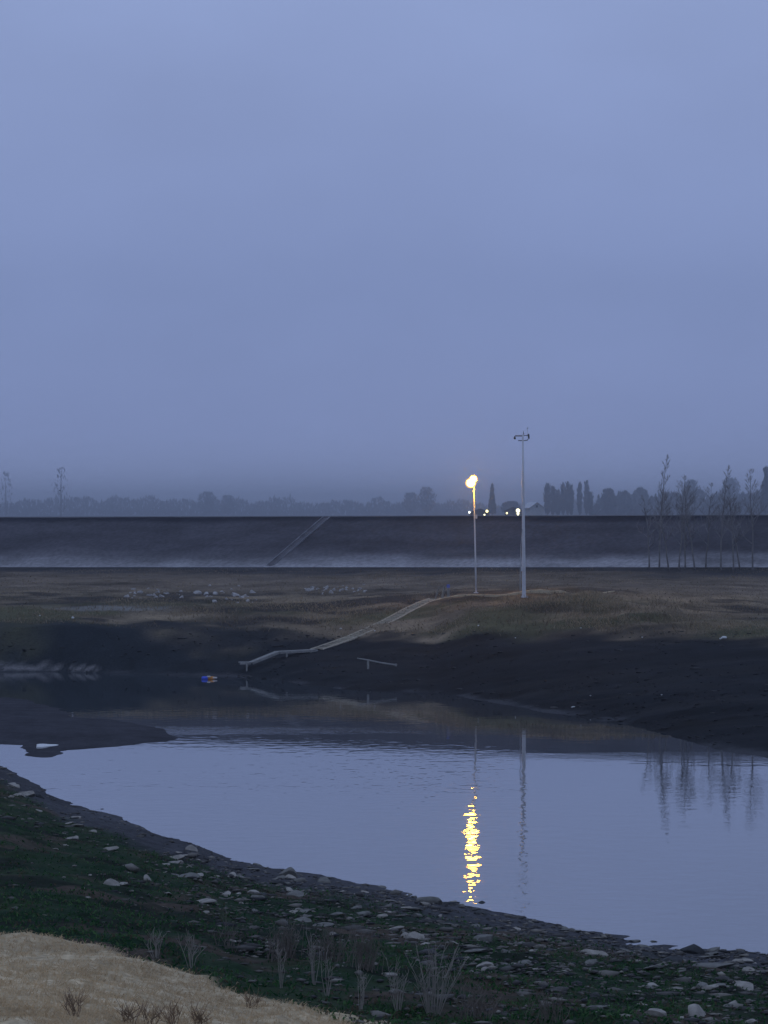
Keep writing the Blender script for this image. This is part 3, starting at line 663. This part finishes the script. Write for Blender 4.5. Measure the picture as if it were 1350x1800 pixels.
# ---------------------------------------------------------------- street lamp
galv = material('galvanised_steel', (.55, .57, .60), .45, .06, 3, metal=.0, spec=.5)
darkm = material('dark_housing', (.03, .032, .04), .6, .1, 5)
lampm = material('lamp_glass', (.8, .7, .5), .3, 0, 1, emit=((1.0, .46, .018), 330))
shellm = bpy.data.materials.new('added_glow_shell'); shellm.use_nodes = True; n = shellm.node_tree; n.nodes.clear()  # glowing see-through shell, added to give the lamp a golden halo
_o = n.nodes.new('ShaderNodeOutputMaterial'); _t = n.nodes.new('ShaderNodeBsdfTransparent'); _e = n.nodes.new('ShaderNodeEmission'); _m = n.nodes.new('ShaderNodeMixShader')
_e.inputs[0].default_value = (1, .50, .11, 1); _e.inputs[1].default_value = 2.6; _m.inputs[0].default_value = .35
n.links.new(_t.outputs[0], _m.inputs[1]); n.links.new(_e.outputs[0], _m.inputs[2]); n.links.new(_m.outputs[0], _o.inputs[0])
def lamp():
    D_ = 238.; bx, by, _ = P(837, 1037, D_); bz = float(Hgt(bx, by)); root = empty('street_lamp', (bx, by, bz)); o = np.array((bx, by, bz))
    tag(root, 'lit street lamp on a slim pale pole, glowing amber beside the taller pole', 'street lamp')
    top = np.array(P(833, 852, D_))-o
    MB().tube([(0, 0, -.2), top*.33, top*.66, top], [.06, .054, .048, .04], 12).build('pole', galv, root, True)
    m = MB(); m.box((0, 0, .02), (.3, .3, .04)).build('base_plate', galv, root)
    MB().box(tuple(np.array(P(837.5, 908, D_-.1))-o), (.12, .1, .26)).build('junction_box', galv, root)
    for (hx, hy, s_), nm in (((832.0, 842.0, .20), 'floodlight'), ((827.6, 849.0, .25), 'floodlight')):
        c = np.array(P(hx, hy, D_-.25))-o
        h = MB(); h.tube([c+(0, .34, .12), c+(0, .24, .10), c+(0, .06, .03)], [s_*.35, s_*.8, s_*1.08], 12).build(nm, darkm, root, True)
        hd = root.children[-1] if len(root.children) else None
        g_ = MB(); g_.ball((0, 0, 0), s_, 16, 10, .95).build('lamp_glass', lampm, root, True)
        gl = [q for q in C.objects if q.name.startswith('lamp_glass')][-1]; gl.location = tuple(c)
        df = MB().ball((0, 0, 0), s_*1.4, 20, 12, .95).build('glow_shell', shellm, root, True); df.location = tuple(c)  # added halo shell round the lamp glass, not a part of the lamp
        MB().tube([top*.995, (c+top)/2+(0, .15, .04), c+(0, .3, .1)], .022, 8).build('bracket', galv, root)
lamp()
def campole():
    D_ = 234.; bx, by, _ = P(921, 1042, D_); bz = float(Hgt(bx, by)); o = np.array((bx, by, bz)); root = empty('camera_pole', (bx, by, bz)); q = lambda a, b_, dd=0: np.array(P(a, b_, D_+dd))-o
    tag(root, 'tall unlit steel mast with surveillance camera arms at its top, right of the lamp', 'camera mast')
    top = q(919, 763); MB().tube([(0, 0, -.2), (0, 0, .05), top*.35, top*.7, top], [.135, .13, .105, .078, .055], 14).build('mast', galv, root, True)
    MB().box((0, 0, .03), (.5, .5, .05)).build('base_plate', galv, root)
    for s_ in ((-.19, -.19), (.19, -.19), (-.19, .19), (.19, .19)): MB().tube([(s_[0], s_[1], .0), (s_[0], s_[1], .12)], .025, 6).build('bolt', galv, root)
    MB().tube([q(919, 766.2), q(906, 766.2), q(904.6, 768)], .035, 8).build('upper_arm', darkm, root)
    MB().tube([q(904.6, 767.5), q(904.8, 769)], [.04, .05], 8).build('camera_mount', darkm, root)
    MB().ball(q(904.9, 770.4), .075, 12, 8).build('dome_camera', darkm, root, True)
    MB().tube([q(911, 774.3), q(919, 774.6), q(927, 774), q(928.2, 771.5)], .026, 8).build('lower_arm', darkm, root)
    MB().tube([q(919, 765.6), q(929, 765.6)], .024, 8).build('right_arm', darkm, root)
    MB().box(tuple(q(929.3, 767)), (.10, .16, .30), 0, .08).build('bullet_camera', darkm, root)
    MB().tube([q(927.4, 766), q(927.4, 753.5)], .012, 6).build('antenna_rod', galv, root)
    MB().ball(q(927.4, 752.6), .035, 8, 6).build('antenna_tip', darkm, root)
    MB().tube([q(920.4, 764), q(920.2, 757.5)], [.03, .008], 6).build('lightning_rod', darkm, root)
    MB().tube([q(918, 930, -.2), q(915.5, 960, -.3), q(914.3, 1010, -.3), q(914.3, 1040, -.3)], .022, 6).build('cable', material('cable', (.3, .32, .34), .7, .1, 4), root)
    MB().box(tuple(q(917.5, 1000, -.2)), (.12, .1, .3)).build('control_box', galv, root)
campole()

# ---------------------------------------------------------------- trees
bark = material('bark', (.19, .18, .175), .95, .2, 3); twigm = material('twigs', (.24, .23, .23), .95, .15, 2)
def bare_tree_mesh(seed, H_=9., spread=.34, n0=20, lean=0):
    r = random.Random(seed); tr = MB(); cr_ = MB()
    pts = [np.array((0., 0, -.3))]; d = np.array((lean, 0, 1.)); N = 10
    for i in range(N):
        d = d+np.array((r.uniform(-.07, .07), r.uniform(-.07, .07), 0)); d /= np.linalg.norm(d); pts.append(pts[-1]+d*(H_+.3)/N)
    rad = [max(.075*(H_/9)*(1-i/N)**.8, .012) for i in range(N+1)]; tr.tube(pts, rad, 7)
    def branch(p, d, L_, rr, depth):
        k = 4; q = [p]; dd = d.copy()
        for i in range(k):
            dd = dd+np.array((r.uniform(-.16, .16), r.uniform(-.16, .16), r.uniform(0, .16))); dd /= np.linalg.norm(dd); q.append(q[-1]+dd*L_/k)
        cr_.tube(q, [rr*(1-.75*i/k) for i in range(k+1)], 3, False)
        if depth < 2:
            for j in range(5 if depth == 0 else 4):
                t = r.uniform(.25, 1); i = min(int(t*k), k-1); pp_ = q[i]+(q[i+1]-q[i])*(t*k-i); a = r.uniform(0, 6.28)
                nd = dd*.9+np.array((math.cos(a), math.sin(a), .25))*.6; nd /= np.linalg.norm(nd); branch(pp_, nd, L_*.5, max(rr*.5, .009), depth+1)
    for i in range(n0):
        t = r.uniform(.28, .97); j = min(int(t*N), N-1); p = pts[j]+(pts[j+1]-pts[j])*(t*N-j); a = r.uniform(0, 6.28)
        d = np.array((math.cos(a)*.75, math.sin(a)*.75, r.uniform(.6, 1.2))); d /= np.linalg.norm(d); branch(p, d, H_*spread*(1.12-t)*r.uniform(.5, 1.1), .032*(1.2-t)*H_/9, 0)
    return tr, cr_
def proto_tree(seed, **k):
    tr, cr_ = bare_tree_mesh(seed, **k); root = empty('bare_tree'); tr.build('trunk', bark, root, True); cr_.build('crown', twigm, root); return root
specs = [ # base px, top py, prototype, label
 (1141, 872, 0, 'short slim bare tree, leftmost in the row at the foot of the embankment'),
 (1159, 796, 1, 'tallest bare tree in the misty row, its spindly top clear against the sky'),
 (1176, 858, 2, 'slim bare tree close right of the tallest one'),
 (1193, 838, 3, 'thicker bare tree, second right of the tallest in the row'),
 (1204, 862, 0, 'small bare tree leaning against the thicker one'),
 (1222, 832, 2, 'bare tree in the middle of the misty row with a pale leaning stem'),
 (1240, 850, 3, 'narrow bare tree right of the middle of the misty row'),
 (1267, 815, 1, 'tall bare tree standing fourth from the right edge'),
 (1289, 848, 0, 'bare tree standing third from the right edge'),
 (1301, 856, 2, 'thin bare tree standing second from the right edge'),
 (1323, 826, 3, 'tall bare tree nearest the right edge of the row')]
protos = [proto_tree(1, H_=9, lean=.05), proto_tree(2, H_=9, spread=.26, n0=26), proto_tree(3, H_=9, lean=-.06), proto_tree(4, H_=9, spread=.36, n0=24)]
used = [False]*4; off = [1, 2, -1, -2, .5, -.5, 1.5, 0, -1, 1, -2]
for i, (bx, tp, k, lb) in enumerate(specs):
    o = copy_tree(protos[k]) if used[k] else protos[k]; used[k] = True
    D_ = toe((bx-675)/F*270)-3+off[i]; x = (bx-675)/F*D_; z = float(Hgt(x, D_)); o.location = (x, D_, z)
    zt = EYE+(900-tp)/F*D_; s_ = (zt-z)/9.; w_ = 1.0*random.choice((-1, 1)); o.scale = (w_*(.8+.2*s_), .8+.2*s_, s_); o.rotation_euler = (0, 0, random.uniform(0, .8) if w_ > 0 else random.uniform(-.8, 0))
    tag(o, lb, 'tree', 'bare trees at the foot of the embankment')
# trees and woods beyond the embankment
faint = material('mist_faded_crown', (.20, .20, .21), .95, .2, .3)  # paler than the other far crowns: fading in mist painted into its colour
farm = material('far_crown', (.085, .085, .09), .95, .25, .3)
def crown_pts(r, N, H_, W_, shape, base=.12):
    t = r.uniform(base, 1, N)
    if shape == 'poplar': env = W_/2*np.clip(np.sin(np.pi*np.clip((t-base*.3)/(1.05-base*.3), 0, 1))**.6, .05, 1)
    elif shape == 'cone': env = W_/2*(1.04-t)**.85
    else: env = W_/2*np.sqrt(np.clip(1-((t-.6)/.45)**2, .05, 1))
    a = r.uniform(0, 2*np.pi, N); q = np.sqrt(r.uniform(0, 1, N)); lump = 1+.5*fbm(a*2, t*9, 1., 2, int(r.integers(90)))
    return np.stack([np.cos(a)*env*q*lump, np.sin(a)*env*q*lump, t*H_], -1)
def leafquads(Pt, r, s0, s1, up):
    N = len(Pt); a = r.uniform(0, 2*np.pi, N); s_ = r.uniform(s0, s1, N); d1 = np.stack([np.cos(a), np.sin(a), r.uniform(-.3, .3, N)], -1)*s_[:, None]
    d2 = np.stack([r.normal(0, .25, N), r.normal(0, .25, N), np.ones(N)], -1)*(s_*up)[:, None]
    Vv = np.stack([Pt-d1*.5, Pt+d1*.35-d2*.3, Pt+d2, Pt-d1*.4+d2*.6], 1).reshape(-1, 3); k = np.arange(N)*4; return Vv, np.stack([k, k+1, k+2, k+3], -1)
def far_tree(px, top, D_, wpx, shape, label, group, N=700, name='far_tree', leaf=(.3, .7), mat=None):
    k_ = 2. if 1000 < D_ < 1700 else (2.1 if D_ < 2550 else 1.25) if D_ > 1000 else 1.; D_ *= k_; leaf = (leaf[0]*k_, leaf[1]*k_)
    x = (px-675)/F*D_; z0 = float(Hgt(x, D_)); H_ = EYE+(900-top)/F*D_-z0; W_ = wpx/F*D_; r = np.random.default_rng(int(px*7+top)); root = empty(name, (x, D_, z0))
    Pt = crown_pts(r, N, H_, W_, shape); Vv, Qd = leafquads(Pt, r, leaf[0], leaf[1], 2.2 if shape == 'poplar' else 1.2)
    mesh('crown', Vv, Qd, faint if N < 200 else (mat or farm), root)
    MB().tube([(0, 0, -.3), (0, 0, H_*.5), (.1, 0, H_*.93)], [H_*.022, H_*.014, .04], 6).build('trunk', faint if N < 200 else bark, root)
    return tag(root, label, 'tree', group)
pop = 'poplars beyond the embankment'
for i, (a, t_, w_) in enumerate([(962,853,13),(972,858,12),(981,864,12),(990,852,10),(998,850,9),(1004,856,9),(1019,851,9),(1031,848,10),(1038,868,9)]):
    lb = ['blunt poplar at the left end of the clump right of the tall pole','second poplar from the left end of the clump','short poplar filling the gap in the left half of the clump','slim poplar, fourth from the left in the clump','slim pointed poplar at the middle of the clump','poplar just right of the middle of the clump','lone poplar column left of the tallest one','tallest slender poplar near the right end of the clump','lowest poplar at the right end of the clump'][i]
    far_tree(a, t_, 1250+15*(i % 4), w_, 'poplar', lb, pop, 520, 'poplar', (.25, .6))
far_tree(865, 853, 1250, 17, 'cone', 'dark pointed fir tree beyond the embankment, right of the lit lamp', None, 900, 'fir_tree', (.3, .8))
for a, t_, w_, D_, sh, lb in [(750,858,34,1900,'round','broad hazy tree left of the lit lamp'),(722,868,30,2000,'round','low hazy tree left of the broad one by the lamp'),(365,866,36,2100,'round','rounded tree rising above the left treeline'),
  (400,872,26,2200,'round','small rounded tree right of the one rising above the left treeline'),(107,824,34,2600,'poplar','tall ghostly tree in the fog at the far left'),(10,830,26,2900,'poplar','faintest tall tree at the left edge of the fog'),
  (1070,862,26,1300,'round','round hazy tree right of the poplar clump'),(1095,866,30,1350,'round','low hazy tree between the poplars and the bare row'),(898,884,34,1400,'round','low bush beside the white house'),
  (1125,860,30,1450,'round','hazy tree behind the left of the bare row'),(1215,846,32,1500,'round','hazy tree behind the middle of the bare row'),(1285,842,34,1650,'round','hazy tree behind the right of the bare row'),(1347,826,26,1050,'cone','dark green fir cut by the right edge')]:
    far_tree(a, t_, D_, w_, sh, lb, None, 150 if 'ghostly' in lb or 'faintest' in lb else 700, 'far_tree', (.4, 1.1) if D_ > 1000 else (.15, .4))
def wood(name, x0, x1, D0, D1, topf, N, label, s):
    r = np.random.default_rng(int(D0)); px = r.uniform(x0, x1, N); D_ = r.uniform(D0, D1, N); x = (px-675)/F*D_; z0 = 5.2
    zt = EYE+(900-topf(px)+(fbm(px, px*0, 22, 4, 3)*22))/F*D_; t = r.uniform(0, 1, N)**1.25+r.normal(0, .05, N); z = z0+(zt-z0)*t
    Vv, Qd = leafquads(np.stack([x, D_, z], -1), r, s*.6, s*1.4, 1.3); tag(mesh(name, Vv, Qd, farm), label, 'woodland', kind='stuff')
wood('distant_wood', -600, 1900, 4600, 5200, lambda p: np.interp(p, [-600, 0, 400, 700, 850, 1350, 1900], [876, 879, 881, 883, 888, 880, 880]), 30000, 'low foggy treeline along the whole horizon', 2.6)
wood('misty_wood', 1040, 1900, 2600, 3000, lambda p: np.interp(p, [1040, 1060, 1120, 1250, 1350, 1900], [893, 880, 873, 868, 866, 860]), 14000, 'misty wood behind the bare trees at the right', 1.9)
x, y, z = P(105, 862, 2590)
nb = MB(); nb.ball((0, 0, 0), .75, 8, 6, .7); o = nb.build('nest', darkm); o.location = (x, y, z); tag(o, 'dark round nest in the ghostly tree at the far left', 'nest')

# ---------------------------------------------------------------- houses and lights beyond the embankment
wallm = material('pale_wall', (.42, .44, .46), .9, .05, .5); roofm = material('pale_roof', (.5, .52, .56), .8, .05, .5); winm = material('house_window', (.05, .06, .08), .2, 0, 1)
def house(px, D_, w, h, rh, dep, label, wm_=wallm, rm_=roofm, rz=.3):
    x = (px-675)/F*D_; z0 = float(Hgt(x, D_)); root = empty('house', (x, D_, z0), rz); tag(root, label, 'house')
    MB().add([(-w/2, -dep/2, 0), (w/2, -dep/2, 0), (w/2, dep/2, 0), (-w/2, dep/2, 0), (-w/2, -dep/2, h), (w/2, -dep/2, h), (w/2, dep/2, h), (-w/2, dep/2, h), (0, -dep/2, h+rh), (0, dep/2, h+rh)],
             [(0, 1, 5, 8, 4), (2, 3, 7, 9, 6), (1, 2, 6, 5), (3, 0, 4, 7), (3, 2, 1, 0)]).build('wall', wm_, root)
    e = .35; k = rh/(w/2)
    for s_ in (-1, 1):
        v = [(0, -dep/2-e, h+rh+.12), (0, dep/2+e, h+rh+.12), (s_*(w/2+e), dep/2+e, h-e*k+.12), (s_*(w/2+e), -dep/2-e, h-e*k+.12)]; v += [(a, b_, c-.1) for a, b_, c in v]
        MB().add(v, [(0, 1, 2, 3), (7, 6, 5, 4), (0, 3, 7, 4), (1, 0, 4, 5), (2, 1, 5, 6), (3, 2, 6, 7)]).build('roof', rm_, root)
    MB().box((0, -dep/2-.03, h+rh*.25), (.7, .06, .7)).build('window', winm, root)
house(937, 1150, 4.6, 5.2, 1.6, 7, 'white gabled house beyond the embankment, right of the tall pole')
house(905, 1260, 6, 4.2, 1.3, 6, 'dim low house behind the bright yard light', material('dim_wall', (.12, .12, .13), .9, .05, .5), material('dim_roof', (.08, .08, .09), .9, .05, .5), -.2)
house(843, 1260, 6, 3.8, 1.2, 6, 'dark low roofed house beyond the embankment, just right of the lamp pole', material('dim_wall2', (.08, .08, .09), .9, .05, .5), material('dim_roof2', (.06, .06, .07), .9, .05, .5), .1)
def yard(px, py, D_, r, col, st, label, nm='yard_lamp', tall=False):
    x, y, z = P(px, py, D_); z0 = float(Hgt(x, y)); root = empty(nm, (x, y, z0)); tag(root, label, 'yard light')
    MB().tube([(0, .3, 0), (0, .3, z-z0+.3)], .07, 6).build('pole', darkm, root)
    g_ = MB(); 
    if tall: g_.ball((0, 0, z-z0), r, 12, 8, 1.0); g_.ball((0, 0, z-z0-r*1.5), r*.62, 10, 6, 1.4)
    else: g_.ball((0, 0, z-z0), r, 12, 8)
    g_.build('bulb', material('bulb_'+str(int(px)), (.8, .8, .7), .3, 0, 1, emit=(col, st)), root, True)
yard(825, 900.5, 1100, .34, (.95, 1, .85), 3.2, 'small white yard light left of the lamp pole')
yard(856, 898.5, 1100, .40, (1, .9, .35), 3.4, 'round yellow yard light right of the lamp pole')
yard(851.5, 905, 1100, .26, (1, .95, .5), 3, 'tiny light just under the round yellow one')
yard(891, 902, 1100, .30, (1, .85, .4), 2.6, 'small amber light midway between the two poles')
yard(910.5, 897.5, 1100, .62, (1, .93, .55), 2.6, 'largest yellow yard light, touching the left side of the tall pole', tall=True)

# ---------------------------------------------------------------- dead weeds on the near slope
stalk = material('dead_stalk', (.25, .23, .20), .95, .2, 5); stalk2 = material('dark_stalk', (.22, .155, .10), .95, .2, 5); brush = material('brush_stalk', (.15, .13, .11), .95, .2, 5)
def weed(px, py, hpx, wpx, n, label, style, mat, name='dead_weed', cat='weed'):
    X, Y, Z, ok = hit([px], [py], 36, 150); Dd = Y[0]; s = Dd/F; H_ = hpx*s; W_ = wpx*s; r = random.Random(int(px*3+py)); root = empty(name, (X[0], Dd, Z[0])); m = MB(); m2 = MB()
    for i in range(n):
        a = r.uniform(0, 6.28); q = r.uniform(0, 1); tx, ty = math.cos(a)*W_/2*q, math.sin(a)*W_/2*q*.7; h = H_*r.uniform(.55, 1.05)
        b0 = (math.cos(a)*W_*.06, math.sin(a)*W_*.06, -.05) if style == 'broom' else (tx*.8+r.uniform(-.05, .05), ty*.8, -.05)
        if style == 'reed': tx += r.uniform(-.10, .14); h *= r.uniform(.5, 1.1)
        p1 = (lerp(b0[0], tx, .4)+r.uniform(-.05, .05), lerp(b0[1], ty, .4), h*.5); p2 = (tx+r.uniform(-.03, .03), ty, h)
        m.tube([b0, p1, p2], [.0065, .005, .003], 3, False)
        for j in range(4 if style == 'broom' else 3):
            t = r.uniform(.4, .95); c = [lerp(p1[k], p2[k], (t-.4)/.6) for k in range(3)]; e = (c[0]+r.uniform(-.09, .09), c[1]+r.uniform(-.06, .06), c[2]+r.uniform(.04, .16))
            m2.tube([c, e], [.004, .002], 3, False)
    if n <= 9: m.add(m2.v, m2.f); m.build('stem', mat, root)
    else: m.build('stem', mat, root); m2.build('twigs', mat, root)
    tag(root, label, cat)
weed(762, 1788, 128, 120, 34, 'broom shaped dead weed fanning up at the bottom centre', 'broom', stalk)
weed(700, 1775, 95, 60, 12, 'sparser dead weed just left of the broom shaped one', 'broom', stalk)
weed(634, 1778, 88, 34, 7, 'single tall forked dead stalk left of the broom shaped weed', 'broom', stalk)
weed(575, 1752, 80, 26, 6, 'narrow pale dead stalk beside the pale leaves, below the brush patch', 'broom', stalk)
weed(552, 1730, 95, 34, 8, 'dead stalk with pale twigs at the left of the brush patch', 'broom', stalk)
weed(495, 1738, 92, 22, 5, 'thin upright dead stalk further left near the straw edge', 'broom', stalk)
weed(336, 1702, 62, 44, 10, 'pale forked weed standing over the straw edge on the left', 'broom', stalk)
weed(275, 1685, 48, 34, 9, 'small pale weed left of the forked weed above the straw', 'broom', stalk)
weed(400, 1668, 60, 60, 16, 'grey wispy weed clump in the middle of the left green slope', 'reed', brush)
for a in [(500,1690,66,90,60,'brown brush patch of upright dead stems, its left part'),(575,1690,70,90,60,'brown brush patch of upright dead stems, its middle part'),(640,1705,76,80,50,'greyer brush clump at the right end of the brown brush patch'),
          (835,1795,74,70,30,'dark brush at the bottom edge, right of the broom shaped weed'),(960,1800,60,90,26,'low dark brush at the bottom edge, left of the reddish slab')]:
    weed(a[0], a[1], a[2], a[3], a[4], a[5], 'reed', brush, 'brush_clump', 'brush')
for a in [(130,1786,44,16,14,'dark brown dead stalk tuft standing alone in the straw at lower left'),(228,1800,36,18,14,'dark stalk tuft at the bottom edge, first right of the lone one'),(265,1803,34,14,10,'dark stalk tuft at the bottom edge, second right of the lone one'),
          (300,1806,42,14,12,'tallest dark stalk tuft at the bottom edge of the straw'),(350,1806,36,22,16,'dark stalk tuft at the bottom edge, nearest the straw border'),(440,1775,24,14,10,'small dark tuft in the straw near its right end')]:
    weed(a[0], a[1], a[2], a[3], a[4], a[5], 'reed', stalk2, 'stalk_tuft', 'dead plant')

# ---------------------------------------------------------------- the misty air
hm = bpy.data.materials.new('haze'); hm.use_nodes = True; n = hm.node_tree; n.nodes.clear()
ov = n.nodes.new('ShaderNodeOutputMaterial'); pv = n.nodes.new('ShaderNodeVolumePrincipled')
pv.inputs['Color'].default_value = (.90, .95, 1.0, 1); pv.inputs['Density'].default_value = .00034; pv.inputs['Anisotropy'].default_value = .9
n.links.new(pv.outputs[0], ov.inputs['Volume'])
hz = MB().box((0, 3650, 21.2), (15500, 7800, 48)).build('haze', hm); tag(hz, kind='stuff')
